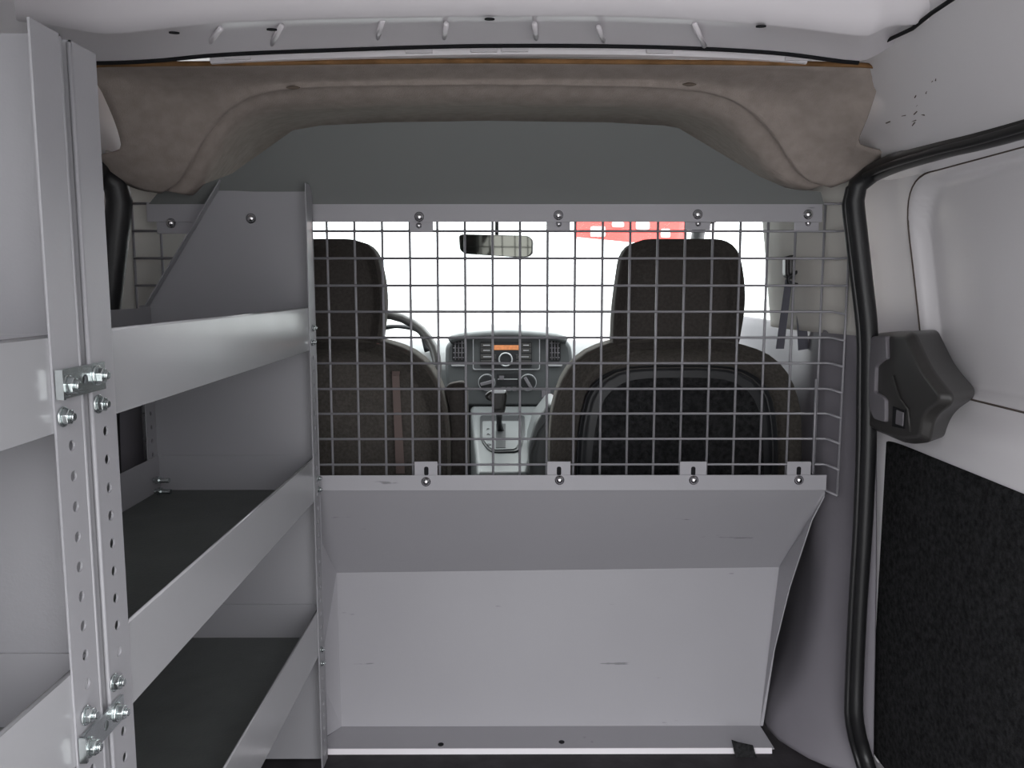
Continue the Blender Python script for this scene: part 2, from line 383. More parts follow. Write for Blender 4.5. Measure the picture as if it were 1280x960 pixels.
# stamped stiffening ribs on the underside and slots on the bow
for x0, x1, y0, y1 in ((558, 562, 34, 52), (668, 672, 34, 52), (478, 482, 30, 54), (276, 280, 40, 60), (352, 355, 36, 60), (748, 751, 38, 54), (868, 872, 34, 60)):
    p0 = PY(x0, y0, 1.125); p1 = PY(x0 + (x0-620)*0.05, y1, 1.205)
    MB().tube([p0 + Vector((0,0,0.004)), p1 + Vector((0,0,0.003))], 0.0036, 8).build('stiffening_rib', M['bow'], bow, smooth=True)
for px_, py_ in ((612, 22), (218, 39), (340, 35), (951, 31)):
    p = PY(px_, py_, 1.10); MB().cyl(p + Vector((0, -0.001, -0.0015)), (0, 0.12, -1), 0.0065, 0.0015, 20).build('slot', M['hole'], bow)
# thin flanged strip just behind the bow
s0 = smooth_curve(pxpoly([(262,73),(320,70),(420,66.5),(607,62),(800,63),(930,67.5),(1010,73)], 1.275), 60)
st = MB().grid([[p + Vector((0,0,0.004)) for p in s0], s0, [p + Vector((0, 0.003, -0.006)) for p in s0], [p + Vector((0, 0.012, -0.007)) for p in s0]]).build('trim_2', M['bow'], smooth=False)
tag(st, 'narrow white flanged strip between roof bow and headliner', 'trim', kind='structure')
for px_ in (300, 520, 607, 640, 830, 1000):
    k = min(s0, key=lambda p: abs(p.x - PY(px_, 65, 1.275).x)); MB().box(k.x-0.02, k.x+0.02, k.y-0.004, k.y+0.002, k.z-0.004, k.z+0.004).build('clip', M['bow'], st, bevel=0.001)

# ---- headliner
HL = empty('headliner', (CXV, 1.4, 0.2), 'beige felt headliner with brown raw rear edge sweeping down at both corners', 'headliner')
def P3(l): return [PY(a, b_, y) for a, b_, y in l]
N = 121
K0 = smooth_curve(P3([(116,206,1.44),(120,196,1.42),(148,188,1.40),(151,178,1.39),(142,148,1.36),(126,112,1.32),(112,84,1.295),(180,80,1.29),(300,79,1.29),(450,77,1.29),(607,76,1.29),(760,77,1.29),(900,78,1.29),(1030,80,1.29),(1104,86,1.295),(1095,115,1.32),(1084,148,1.35),(1073,176,1.385),(1084,184,1.40),(1108,190,1.41)]), N)
K1 = smooth_curve(P3([(165,233,1.46),(176,222,1.44),(190,200,1.42),(205,165,1.40),(232,125,1.38),(290,105,1.36),(370,99,1.35),(480,97,1.345),(607,96,1.345),(740,96,1.345),(850,98,1.35),(925,106,1.36),(985,125,1.38),(1015,160,1.40),(1035,190,1.43),(1062,208,1.45),(1085,214,1.46)]), N)
K2 = smooth_curve(P3([(200,240,1.47),(222,225,1.455),(240,195,1.43),(262,160,1.41),(292,130,1.39),(335,114,1.375),(400,108,1.365),(500,106,1.36),(607,105,1.36),(720,106,1.36),(830,109,1.365),(895,117,1.38),(935,135,1.39),(965,163,1.41),(988,198,1.435),(1010,222,1.46),(1040,232,1.48)]), N)
K3 = smooth_curve(P3([(235,243,1.49),(252,228,1.485),(272,196,1.47),(288,168,1.455),(318,146,1.45),(366,136,1.445),(440,133,1.44),(520,131,1.44),(607,130,1.44),(700,131,1.44),(790,133,1.44),(850,138,1.445),(895,150,1.45),(920,170,1.46),(945,198,1.475),(975,226,1.49),(1010,236,1.50)]), N)
K3b = smooth_curve(P3([(256,242,1.68),(272,230,1.68),(288,210,1.68),(304,190,1.68),(326,170,1.68),(362,154,1.68),(430,144,1.68),(520,140,1.68),(607,139,1.68),(700,140,1.68),(790,142,1.68),(848,150,1.68),(882,166,1.68),(908,184,1.68),(935,204,1.68),(965,228,1.68),(1000,237,1.68)]), N)
K4 = smooth_curve(P3([(262,240,1.58),(288,224,1.57),(308,200,1.56),(330,180,1.55),(356,165,1.55),(395,156,1.55),(460,149,1.55),(530,147,1.55),(607,146,1.55),(690,147,1.55),(770,149,1.55),(830,155,1.55),(866,166,1.55),(895,184,1.56),(925,205,1.57),(960,228,1.58),(990,236,1.58)]), N)
K5 = smooth_curve([(-.63,1.85,.17),(-.60,1.85,.20),(-.56,1.85,.24),(-.50,1.85,.28),(-.40,1.85,.305),(-.2,1.85,.318),(CXV,1.85,.32),(.11,1.85,.318),(.31,1.85,.305),(.41,1.85,.28),(.47,1.85,.24),(.51,1.85,.20),(.54,1.85,.17)], N)
K6 = [Vector((p.x, 2.32, p.z*0.9 + 0.01)) for p in K5]
Kc = [p + Vector((0, 0.010, 0.004)) for p in K2]
Ka = [p + Vector((0, -0.006, -0.0015)) for p in K2]
K4 = [p + Vector((p.x*0.13, 0.22, 0.030)) for p in K4]
rows = loft_rows([K0, K1, Ka, Kc, K3, K3b, K4, K5, K6], 5)
MB().grid(rows).build('liner_shell', M['liner'], HL, smooth=True, thick=0.004)
e0 = [p + Vector((0, -0.003, -0.001)) for p in K0 if p.z > 0.325]
MB().tube(e0, 0.0042, 8, ry=0.0035).build('raw_edge', M['raw'], HL, smooth=True)['label'] = 'ragged brown raw edge'
for px_, py_ in ((530, 103), (697, 101), (862, 106), (366, 110)):
    p = PY(px_, py_, 1.352); MB().tube([p + Vector((d_*0.011, 0.002, 0.001)) for d_ in (-1, -0.5, 0, 0.5, 1)], [0.0006, 0.0024, 0.003, 0.0024, 0.0006], 8).build('dimple', M['dimple'], HL, smooth=True)

# ---- sliding door (door_1) with recessed blank window, carpet, latch handle; mirrored on the left as door_2
def door_x(y, z):
    base = 0.665 + 0.075*min(1, max(0, (0.21 - z)/0.40))**0.8
    # recess of the blank window
    def ss(a): a = min(1, max(0, a)); return a*a*(3-2*a)
    hy, hz, cy, cz, rr = 0.78, 0.178, 0.665, 0.000, 0.10
    qy, qz = abs(y-cy)-hy+rr, abs(z-cz)-hz+rr
    d = math.hypot(max(qy, 0), max(qz, 0)) + min(max(qy, qz), 0) - rr
    base += 0.026*ss(-d/0.016)
    # sill ledge under the window bulging inboard
    if z < -0.18: base -= 0.030*ss((-0.18 - z)/0.06)*(1 if z > -0.29 else 1)
    # front return flange
    base -= 0.022*ss((y-1.45)/0.16)
    return base
def make_door(name, sx, label):
    X = (lambda x: x) if sx > 0 else mx_
    r_ = empty(name, (X(0.74), 0.65, FLOOR), label, 'door', kind='structure')
    ys = [REAR_Y + 0.02 + i*0.05 for i in range(25)]; ys = [y for y in ys if y < 0.75] + [0.75 + i*0.0085 for i in range(102)]
    zs = [FLOOR + i*0.05 for i in range(12)] + [-0.33 + i*0.0082 for i in range(67)]
    zs = [z for z in zs if z < -0.335 or z >= -0.33]; ys = [y for y in ys if y <= 1.60]
    MB().grid([[Vector((X(door_x(y, z)), y, z)) for y in ys] for z in zs]).build('door_skin', M['white'], r_, smooth=True, thick=0.0)
    gp_ = []
    for k in range(61):
        y_, z_ = 1.445, 0
        t_ = k/60
    path = rounded([(0.25, 0.178), (1.445, 0.178), (1.445, -0.178), (0.25, -0.178)], [0.01, 0.10, 0.10, 0.01], 10)
    path = [p for p in path]; dens = []
    for q0, q1 in zip(path, path[1:]):
        for k in range(12): dens.append(q0 + (q1-q0)*k/12)
    MB().tube([Vector((X(door_x(p[0] + 0.003, p[1]*1.015)), p[0] + 0.003, p[1]*1.015)) for p in dens], 0.0016, 6).build('panel_seam', M['scuff'], r_, smooth=True)
    # carpeted lower panel, rounded at its lower front corner
    c0 = PX(1099, 545, 0.712); 
    out = rounded([(0.0, -0.285), (1.575, -0.285), (1.60, -0.33), (1.60, -0.90), (0.0, -0.90)], [0.01, 0.03, 0.03, 0.13, 0.01], 8)
    MB().prism([(X(0.703), p[0], p[1]) for p in out], (0.012*sx, 0, 0)).build('carpet_panel', M['carpet'], r_, bevel=0.004)
    pts = [(1.0, -0.9)] ; edge = [Vector((X(0.706), p[0] + 0.004, p[1] - 0.002)) for p in out if p[0] > 1.30]
    MB().tube(edge, 0.0035, 6).build('carpet_binding', M['white'], r_, smooth=True)
    return r_
d1 = make_door('door_1', 1, 'white right sliding door with blank window recess, black latch cover and black carpet')
d2 = make_door('door_2', -1, 'white left sliding door behind the shelving')
# latch cover and grip
hx = 0.660
def PXp(l, X): return [PX(a, b_, X) for a, b_ in l]
out = rounded([Vector(p) for p in [(1088,424),(1098,416),(1144,415),(1152,432),(1166,462),(1192,494),(1190,506),(1169,521),(1163,553),(1138,556),(1090,536)]], [4,5,6,10,20,6,6,12,6,10,6], 4)
MBh = MB(); o3 = PXp(out, hx); n = len(o3)
in3 = [p + (sum(o3, Vector())/n - p)*0.10 + Vector((-0.016, 0, 0)) for p in o3]
bk3 = [Vector((0.740, p.y + 0.085, p.z*1.01)) for p in o3]
MBh.add(bk3 + o3 + in3, [(i, (i+1) % n, n+(i+1) % n, n+i) for i in range(n)] + [(n+i, n+(i+1) % n, 2*n+(i+1) % n, 2*n+i) for i in range(n)] + [tuple(range(2*n, 3*n))])
hc = MBh.build('latch_cover', M['handle'], d1, bevel=0.005, seg=3); hc['label'] = 'charcoal plastic latch cover'
g = rounded([Vector(p) for p in [(1085,430),(1090,420),(1107,420),(1108,449),(1103,450),(1094,458),(1093,490),(1103,496),(1106,500),(1106,528),(1092,524),(1086,512)]], 3, 3)
MB().prism(PXp(g, hx-0.022), (0.012, 0, 0)).build('grip_plate', M['grip'], hc, bevel=0.002)
MB().prism(PXp([(1120,512),(1129,516),(1128,533),(1119,530)], hx-0.019), (0.004, 0, 0)).build('lock_button', M['grip'], hc, bevel=0.001)
MB().prism(PXp([(1116,508),(1131,513),(1130,536),(1115,533)], hx-0.0175), (0.004, 0, 0)).build('button_recess', M['hole'], hc)
MB().tube([PX(1117, 470, hx-0.017), PX(1124, 498, hx-0.018), PX(1135, 512, hx-0.018), PX(1138, 540, hx-0.016)], 0.002, 6).build('ridge', M['handle'], hc, smooth=True)

# ---- door opening weatherstrips
def seal(name, sx, label):
    X = (lambda x: x) if sx > 0 else mx_
    _q = PX(1280, 157, 0.645)
    pts = [Vector((0.655, 0.24, _q.z + 0.004)), Vector((0.652, 0.55, _q.z + 0.003)), _q, PX(1180, 184, 0.637), PX(1120, 203, 0.630), PX(1088, 218, 0.622), PY(1072, 232, 1.46), PY(1068, 250, 1.465), PY(1072, 290, 1.465), PY(1079, 350, 1.465), PY(1086, 415, 1.465), PY(1086, 480, 1.465), PY(1085, 560, 1.465), PY(1081, 660, 1.465), PY(1075, 760, 1.465), PY(1071, 850, 1.46), PY(1071, 900, 1.45), PY(1082, 945, 1.45), PY(1100, 985, 1.40), PY(1160, 1020, 1.32)]
    pts = [Vector((X(p.x) + (0.016 if sx < 0 else 0), p.y, p.z)) for p in smooth_curve(pts, 90)]
    b = MB(); b.tube(pts, [(0.0165 - 0.004*min(1, max(0, (0.1 - p.z)/0.7))) if sx > 0 else 0.022 for p in pts], 12)
    o = b.build(name, M['rubber'], smooth=True)
    b2 = MB().tube([p + Vector((-0.014*sx, 0.004, -0.006)) for p in pts], 0.006, 8).build('bead', M['rubber'], o, smooth=True)
    return tag(o, label, 'door seal')
seal('door_seal', 1, 'black rubber door seal framing the right sliding door')
seal('door_seal', -1, 'black rubber door seal behind the shelving at left')

# ---- pillar trims between cargo bay and cab
def pillar(sx, side):
    X = (lambda x: x) if sx > 0 else mx_
    # levels: z, [ (x,y) ... ]
    up_ = [(0.235, [(0.612,1.482),(0.612,1.53),(0.592,1.575),(0.555,1.64),(0.530,1.70),(0.535,1.80),(0.62,1.84)]),
           (0.12, [(0.622,1.482),(0.620,1.53),(0.602,1.575),(0.573,1.64),(0.550,1.72),(0.558,1.82),(0.65,1.86)]),
           (-0.02, [(0.632,1.482),(0.628,1.52),(0.614,1.565),(0.590,1.62),(0.572,1.74),(0.580,1.84),(0.67,1.88)]),
           (-0.09, [(0.636,1.482),(0.630,1.50),(0.620,1.55),(0.600,1.62),(0.584,1.76),(0.595,1.86),(0.68,1.90)])]
    lo_ = [(-0.085, [(0.637,1.48),(0.631,1.50),(0.622,1.55),(0.605,1.62),(0.640,1.80),(0.648,1.95),(0.66,2.30),(0.67,3.0)]),
           (-0.12, [(0.640,1.48),(0.634,1.50),(0.622,1.55),(0.602,1.62),(0.638,1.80),(0.645,1.95),(0.65,2.30),(0.66,3.0)]),
           (-0.22, [(0.660,1.47),(0.652,1.495),(0.630,1.55),(0.606,1.62),(0.636,1.80),(0.645,1.95),(0.64,2.30),(0.65,3.0)]),
           (-0.40, [(0.672,1.47),(0.664,1.495),(0.642,1.55),(0.615,1.62),(0.640,1.80),(0.645,1.95),(0.64,2.30),(0.65,3.0)]),
           (-0.62, [(0.682,1.47),(0.674,1.495),(0.650,1.545),(0.622,1.60),(0.640,1.80),(0.645,1.95),(0.64,2.30),(0.65,3.0)]),
           (-0.78, [(0.688,1.47),(0.678,1.490),(0.648,1.530),(0.605,1.575),(0.600,1.68),(0.64,1.95),(0.64,2.30),(0.65,3.0)]),
           (-0.88, [(0.688,1.46),(0.676,1.475),(0.635,1.505),(0.585,1.56),(0.555,1.66),(0.60,1.95),(0.64,2.30),(0.65,3.0)]),
           (-0.925, [(0.685,1.45),(0.670,1.465),(0.625,1.49),(0.575,1.55),(0.545,1.66),(0.59,1.95),(0.64,2.30),(0.65,3.0)])]
    def mk(levels, name, m, sub, parent=None):
        cs = [smooth_curve([(X(x), y, z) for x, y in pr], 40) for z, pr in levels]
        return MB().grid(loft_rows(cs, sub)).build(name, m, parent, smooth=True, thick=0.004)
    a = mk(up_, 'pillar_trim', M['beige'], 5); c = mk(lo_, 'lower_pillar_trim', M['trim'], 5)
    tag(a, f'pale upper pillar trim beside the {side} door seal', 'pillar trim'); tag(c, f'grey plastic lower pillar and cab side trim on the {side}', 'pillar trim')
    return a, c
pillar(1, 'right'); pillar(-1, 'left')
# grab strap seam scuff marks on lower trim
# cab sides below the windows
for sx, nm in ((1, 'right'), (-1, 'left')):
    X = (lambda x: x) if sx > 0 else mx_
    b = MB(); b.box(*sorted((X(0.69), X(0.71))), 1.70, 3.3, FLOOR, -0.10)
    b.box(*sorted((X(0.655), X(0.69))), 1.84, 3.05, -0.30, -0.115)
    b.box(*sorted((X(0.55), X(0.69))), 1.60, 2.35, 0.19, 0.23)
    tag(b.build('trim_' + ('3' if sx > 0 else '4'), M['dashl'], bevel=0.01), f'pale cab door top on the {nm}', 'cab door', kind='structure')
    # windscreen pillar
    b = MB().tube([(X(0.53), 2.30, 0.27), (X(0.60), 2.65, 0.16), (X(0.64), 3.05, -0.10)], 0.022, 10)
    tag(b.build('trim_' + ('5' if sx > 0 else '6'), M['dash'], smooth=True), f'dark windscreen pillar on the {nm}', 'pillar', kind='structure')
    w = MB().add([(X(0.68), 1.88, -0.11), (X(0.68), 3.0, -0.11), (X(0.60), 2.35, 0.22), (X(0.60), 1.88, 0.22)], [(0, 1, 2, 3)]).build('window_' + ('2' if sx > 0 else '3'), M['glass'], thick=0.003)
    tag(w, f'clear {nm} cab door window', 'window', kind='structure')
w = MB().grid([smooth_curve([(-0.64, 3.12, -0.2), (-0.45, 3.28, -0.2), (CXV, 3.34, -0.2), (0.36, 3.28, -0.2), (0.55, 3.12, -0.2)], 24), smooth_curve([(-0.60, 2.26, 0.30), (-0.4, 2.32, 0.31), (CXV, 2.34, 0.31), (0.31, 2.32, 0.31), (0.51, 2.26, 0.30)], 24)]).build('window_1', M['glass'], smooth=True, thick=0.004)
tag(w, 'clear raked windscreen', 'window', kind='structure')
tag(MB().box(-0.75, 0.66, 3.34, 3.36, FLOOR, -0.22).build('wall_front', M['black']), 'dark firewall ahead of the dashboard', 'wall', kind='structure')

# ================================================================== CARGO PARTITION
CP = empty('cargo_partition', (CXV, 1.55, FLOOR), 'grey steel cargo partition with wire mesh window behind the seats', 'partition')
YM = 1.545; YB = 1.533
# upper panel: leaning sheet with chamfered corners
def lean(px_, py_): # panel leans toward the cargo bay with height
    zb = PY(600, 252, YB).z; zt = PY(600, 152, 1.40).z
    t = (256 - py_) / 104.0
    return PY(px_, py_, YB + (1.40 - YB) * t)
out = [(389, 256), (300, 256), (185, 256), (200, 238), (240, 236), (290, 217), (366, 163), (400, 157), (480, 153), (610, 151), (760, 153), (830, 157), (848, 160), (950, 221), (985, 236), (1026, 240), (1030, 256)]
MB().prism([lean(*p) for p in out], (0, 0.002, 0)).build('upper_panel', M['shaded_panel'], CP)
a = PY(300, 253, YB); zt, zbm = PY(600, 253, YB).z, PY(600, 277.5, YB).z
MB().box(-0.66, PY(1028, 265, YB).x, YB-0.001, YB+0.001, zbm, zt).build('top_rail', M['panel'], CP, bevel=0.0006)
zt2, zb2 = PY(600, 594, YB).z, PY(600, 613, YB).z
xR = PY(1033, 600, YB).x
MB().box(-0.66, xR, YB-0.001, YB+0.001, zb2, zt2).build('bottom_rail', M['panel'], CP, bevel=0.0006)
# lower pan: overhanging slope, upright face, foot flange, side wings
XL = -0.395; YF, YBt = 1.685, 1.635
T1 = Vector((xR-0.003, YB, zb2)); F1 = PY(974.5, 709, YF); G1 = PY(950, 907, YBt)
zf = G1.z
F1l = Vector((-0.365, YF, PY(427, 716, YF).z)); G1l = Vector((-0.352, YBt, zf))
T1l = Vector((-0.40, YB, zb2))
t = Vector((0, 0.0018, 0))
MB().prism([T1l, T1, F1, F1l], (0, 0.0012, 0.0012)).build('sloped_panel', M['panel'], CP)
MB().prism([F1l, F1, G1, G1l], t).build('lower_panel', M['panel'], CP)
YFF = 1.552
ff = PY(968, 934, YFF)
MB().prism([G1l, G1, Vector((ff.x, YFF, zf-0.002)), Vector((-0.40, YFF, zf-0.002))], (0, 0, -0.0018)).build('foot_flange', M['panel'], CP)
MB().prism([(-0.40, YFF, zf-0.001), (ff.x-0.005, YFF, zf-0.001), (ff.x-0.005, YFF-0.006, zf-0.024), (-0.40, YFF-0.006, zf-0.024)], (0, 0.0018, 0)).build('kick_strip', M['bow'], CP)
# right wing
W = [PY(1031, 613, 1.536), PY(1030, 621, 1.540), PY(1015, 650, 1.552), PY(987, 735, 1.595), PY(968, 812, 1.618), PY(954, 907, 1.632)]
MB().add([T1, F1, G1] + W, [(0, 3, 4, 5, 1), (1, 5, 6), (1, 6, 7, 2), (2, 7, 8)]).build('side_wing', M['panel'], CP, thick=0.002)
Wl = [Vector((-0.402, 1.536, zb2)), Vector((-0.40, 1.56, zb2-0.08)), Vector((-0.395, 1.60, -0.62)), Vector((-0.392, 1.62, -0.8)), Vector((-0.392, 1.57, zf))]
MB().add([T1l, F1l, G1l] + Wl, [(0, 3, 4, 1), (1, 4, 5), (1, 5, 6, 2), (2, 6, 7)]).build('side_wing', M['panel'], CP, thick=0.002)
for px_, py_ in ((551, 931), (702, 928)):
    p = PZ(px_, py_, zf-0.002); MB().cyl(p, (0, 0, 1), 0.006, 0.0015, 14).build('flange_hole', M['hole'], CP)
# mesh
xa, xb = PY(412.5, 453, YM).x, PY(954.5, 453, YM).x; dx = (xb - xa) / 16
xs = [xa + i*dx for i in range(-7, 18)]
z_top, z_bot = PY(600, 255, YM).z, PY(600, 608, YM).z
rowz = [PY(530, y, YM).z for y in (289, 323, 357, 389.6, 422, 454, 486, 517, 548.5, 580.5)]
dz = rowz[0] - rowz[1]; rows_all = [rowz[0] + dz] + rowz + [rowz[-1] - dz]
WR = 0.0024
xbend = PY(1037, 453, YM).x; xend = PY(1058, 453, 1.512)
mb = MB()
for x in xs: mb.tube([(x, YM + 0.002, z_bot), (x, YM + 0.002, z_top)], WR, 6)
mb.tube([(PY(1026, 400, YM).x, YM + 0.002, z_bot), (PY(1026, 400, YM).x, YM + 0.002, z_top)], WR, 6)
xe = PY(1057.5, 400, 1.512).x
mb.tube([(xe, 1.514, z_bot - 0.01), (xe, 1.514, z_top)], WR, 6)
for z in rows_all:
    mb.tube([(xs[0], YM - 0.002, z), (xbend - 0.004, YM - 0.002, z), (xbend + 0.002, YM - 0.006, z - 0.0005), (xe, 1.512, z - 0.004 if z < 0 else z)], WR, 6)
mb.tube([PY(1020.5, 474, YM-0.01), PY(1016, 592, YM-0.01)], WR, 6)
mb.build('wire_mesh', M['wire'], CP, smooth=True)
# tabs and bolts
for x0, x1, y1 in ((511, 541, 290), (684, 713, 288), (858, 889, 287), (995, 1025, 288), (193, 248, 292)):
    p, q = PY(x0, 262, YB-0.0035), PY(x1, y1, YB-0.0035) 
    if x0 < 300: q = PY(x1, y1, YB-0.0035)
    MB().box(p.x, q.x, YB-0.0015+0.004, YB+0.0045, q.z, p.z).build('mesh_clip', M['panel'], CP, bevel=0.0008)
for px_, py_ in ((524, 271), (698, 269), (872, 268), (1010, 268), (214, 279)):
    panhead(CP, PY(px_, py_, YB-0.001), (0, -1, 0), 0.0085)
for px_, py_ in ((523.5, 282), (698.5, 280), (872.5, 279.5), (1010, 279)):
    panhead(CP, PY(px_, py_, YB+0.0025), (0, -1, 0), 0.005)
for x0, x1 in ((518, 547), (684, 713), (850, 883), (984, 1013)):
    p, q = PY(x0, 577, YB+0.002), PY(x1, 600, YB+0.002)
    c = MB().box(p.x, q.x, YB+0.0015, YB+0.0035, q.z, p.z).build('mesh_clip', M['panel'], CP, bevel=0.0008)
    s = PY((x0+x1)/2 + 0.3, 588, YB); MB().prism([(s.x + u, YB+0.0009, s.z + w_) for u, w_ in rounded([(-0.0042, -0.010), (0.0042, -0.010), (0.0042, 0.007), (-0.0042, 0.007)], 0.004, 4)], (0, 0.0006, 0)).build('slot', M['hole'], c)
for px_, py_ in ((532.5, 602), (699.5, 600), (867, 600), (998.5, 600)):
    panhead(CP, PY(px_, py_, YB-0.001), (0, -1, 0), 0.0085)
# black strap end caught under the flange
p = [PZ(a_, b_, zf+0.004) for a_, b_ in ((917, 925), (942, 931), (946, 951), (922, 953))]
tag(MB().prism([PY(914, 924, 1.548), PY(922, 927, 1.546), PY(941, 931, 1.546), PY(947, 952, 1.535), PY(921, 955, 1.535)], (0, -0.003, 0)).build('strap_end', M['carpet'], bevel=0.001), 'frayed black strap end hanging over the partition foot', 'strap')

# ================================================================== SHELVING UNITS
XF, XB = -0.354, -0.655
TOP = 0.183; FOOT = -0.915
TR = [-0.0395, -0.313, -0.601]
def end_panel(parent, Yp, dirn, hole_top, TOP):
    """sheet at Y=Yp whose flanges turn into the unit (dirn=-1 toward camera, +1 away)"""
    fl = 0.042*dirn
    out = [(XF, FOOT), (XF, TOP), (-0.511, TOP), (XB, -0.035), (XB, FOOT)]
    o = MB().prism([(x, Yp, z) for x, z in out], (0, 0.0018*dirn, 0)).build('end_panel', M['steel'], parent)
    hz = [hole_top - 0.0254*i for i in range(32)]
    y0, y1 = sorted((Yp, Yp + fl))
    b = MB(); holed_strip(b, XF-0.0018, y0, y1, FOOT, TOP - (0.008 if Yp > 1 else 0), hz, 0.0046, 0.0018)
    b.build('front_flange', M['steel'], o)
    MB().tube([(XF-0.0012, Yp + 0.0005*dirn, FOOT), (XF-0.0012, Yp + 0.0005*dirn, TOP - 0.002)], 0.0022, 10).build('folded_edge', M['steel'], o, smooth=True)
    b = MB(); holed_strip(b, XB, y0, y1, FOOT, -0.035, hz, 0.0046, 0.0018); b.build('rear_flange', M['steel'], o)
    a_, c_ = Vector((-0.511, Yp, TOP)), Vector((XB, Yp, -0.035)); off = Vector((0, fl*0.5, 0))
    MB().prism([a_, c_, c_ + off, a_ + off], Vector((0.0015, 0, -0.001))).build('sloping_flange', M['steel'], o)
    return o
def unit(Y0, Y1, label, ht0, ht1):
    r_ = empty('shelving_unit', ((XF+XB)/2, (Y0+Y1)/2, FOOT), label, 'shelving unit')
    end_panel(r_, Y0, 1, ht0, 0.197); end_panel(r_, Y1, -1, ht1, 0.197 if Y1 < 1 else 0.186)
    a, c = Y0 + 0.003, Y1 - 0.003
    for i, zt_ in enumerate(TR):
        d = 0.068; x0, x1 = XB + 0.003, XF - 0.0035; hb = zt_ - (0.076, 0.080, 0.087)[i]
        b = MB(); b.box(x0, x1, a, c, zt_-d-0.002, zt_-d)
        b.box(x0, x1, a, a+0.0015, zt_-d, zt_); b.box(x0, x1, c-0.0015, c, zt_-d, zt_)
        b.box(x0, x0+0.0015, a, c, zt_-d, zt_)
        s = b.build('shelf', M['steel'], r_)
        MB().box(x1, x1+0.0015, a, c, hb, zt_).build('front_lip', M['lip'], s, bevel=0.0006)
        MB().tube([(x1, a, zt_), (x1, c, zt_)], 0.0018, 8).build('rolled_edge', M['lip'], s, smooth=True)
        MB().box(x0+0.003, x1-0.003, a+0.004, c-0.004, zt_-d, zt_-d+0.003).build('shelf_liner', M['mat'], s)['label'] = 'dark shelf liner'
        sl = PX(215, 525, x0+0.0016)
        for yy in (c-0.16, c-0.40): MB().box(x0+0.0014, x0+0.0022, yy-0.003, yy+0.003, zt_-0.052, zt_-0.03).build('slot', M['hole'], s)
    return r_
U2 = unit(0.695, 1.512, 'grey steel three-tier shelving unit against the partition', PX(123, 542, XF).z, -0.13)
U1 = unit(0.22, 0.680, 'nearer grey steel shelving unit cropped by the left edge', -0.1, PX(84, 559, XF).z)
# hardware on the units
for px_, py_, u in ((122, 505, U2), (142, 853, U2), (78, 521, U1), (107, 894, U1)):
    hexbolt(u, PX(px_, py_, XF+0.0005), (1, 0, 0), 0.0066)
for px_, py_ in ((392, 410), (391, 428), (398, 598), (399, 612), (402, 812), (403, 829)):
    hexbolt(U2, PX(px_-1, py_, XF+0.0005), (1, 0, 0), 0.005)
for px_, py_ in ((192, 600), (194, 614)):
    p = PY(px_, py_, 1.47); MB().cyl(p, (1, -0.1, 0), 0.0045, 0.030, 10).build('bolt', M['zinc'], U2, smooth=False)
    MB().cyl(p + Vector((0.006, -0.001, 0)), (1, -0.1, 0), 0.008, 0.006, 6).build('nut', M['zinc'], U2)
p = PY(314, 273, 1.508); panhead(U2, p, (0, -1, 0), 0.0085)
# ties bolted across the two units
def tie(py_pts, bolts, label):
    top = [PX(a_, b_, XF+0.004) for a_, b_ in py_pts]
    zc_ = sum(p.z for p in top)/len(top); 
    y0, y1 = top[0].y, top[1].y; z0, z1 = min(p.z for p in top), max(p.z for p in top)
    r_ = empty('tie_plate', (XF, (y0+y1)/2, z0), label, 'bracket', 'galvanised tie plates joining the shelving units')
    mb_ = MB(); hz = [(y0+y1)/2]
    # plate with a middle hole: holed strip running along Y
    n = 16; yc = (y0+y1)/2 + 0.002; zc = (z0+z1)/2; rr = 0.0045; x = XF+0.0015; th = 0.003
    circ, rect = [], []
    for k in range(n):
        an = 2*math.pi*(k+0.5)/n; c_, s_ = math.cos(an), math.sin(an); circ.append((yc+rr*c_, zc+rr*s_))
        q = min(((y1-yc) if c_ > 0 else (yc-y0))/abs(c_), ((z1-z0)/2)/abs(s_)); rect.append((yc+q*c_, zc+q*s_))
    import bisect
    corner = [(y1, z1), (y0, z1), (y0, z0), (y1, z0)]
    loop = sorted(rect + corner, key=lambda p: math.atan2(p[1]-zc, p[0]-yc) % (2*math.pi))
    V = [(x+th, *c) for c in circ] + [(x+th, *c) for c in loop] + [(x, *c) for c in circ] + [(x, *c) for c in loop]
    m_ = len(loop); F = []
    for k in range(n):
        j = (k+1) % n
        ia = loop.index(rect[k]); ib = loop.index(rect[j]); seq = [ia]
        while seq[-1] != ib: seq.append((seq[-1]+1) % m_)
        F.append((k,) + tuple(n+q for q in seq) + (j,)); F.append((n+m_+k,) + tuple(2*n+m_+q for q in seq) + (n+m_+j,)); F.append((k, j, n+m_+j, n+m_+k))
    for q in range(m_): F.append((n+q, n+(q+1) % m_, 2*n+m_+(q+1) % m_, 2*n+m_+q))
    mb_.add(V, F); mb_.box(x, x+0.006, y0-0.002, y0+0.001, z0, z1)
    mb_.build('plate', M['zinc'], r_)
    for a_, b_ in bolts: hexbolt(r_, PX(a_, b_, XF+0.0045), (1, 0, 0), 0.0068)
    return r_
tie([(74, 465), (130, 452), (128, 482), (76, 500)], [(84, 482), (121, 469)], 'galvanised plate bolted across both shelving units at mid height')
tie([(103, 922), (154, 870), (154, 898), (105, 952)], [(112, 934), (147, 890)], 'galvanised plate bolted across both shelving units near the floor')

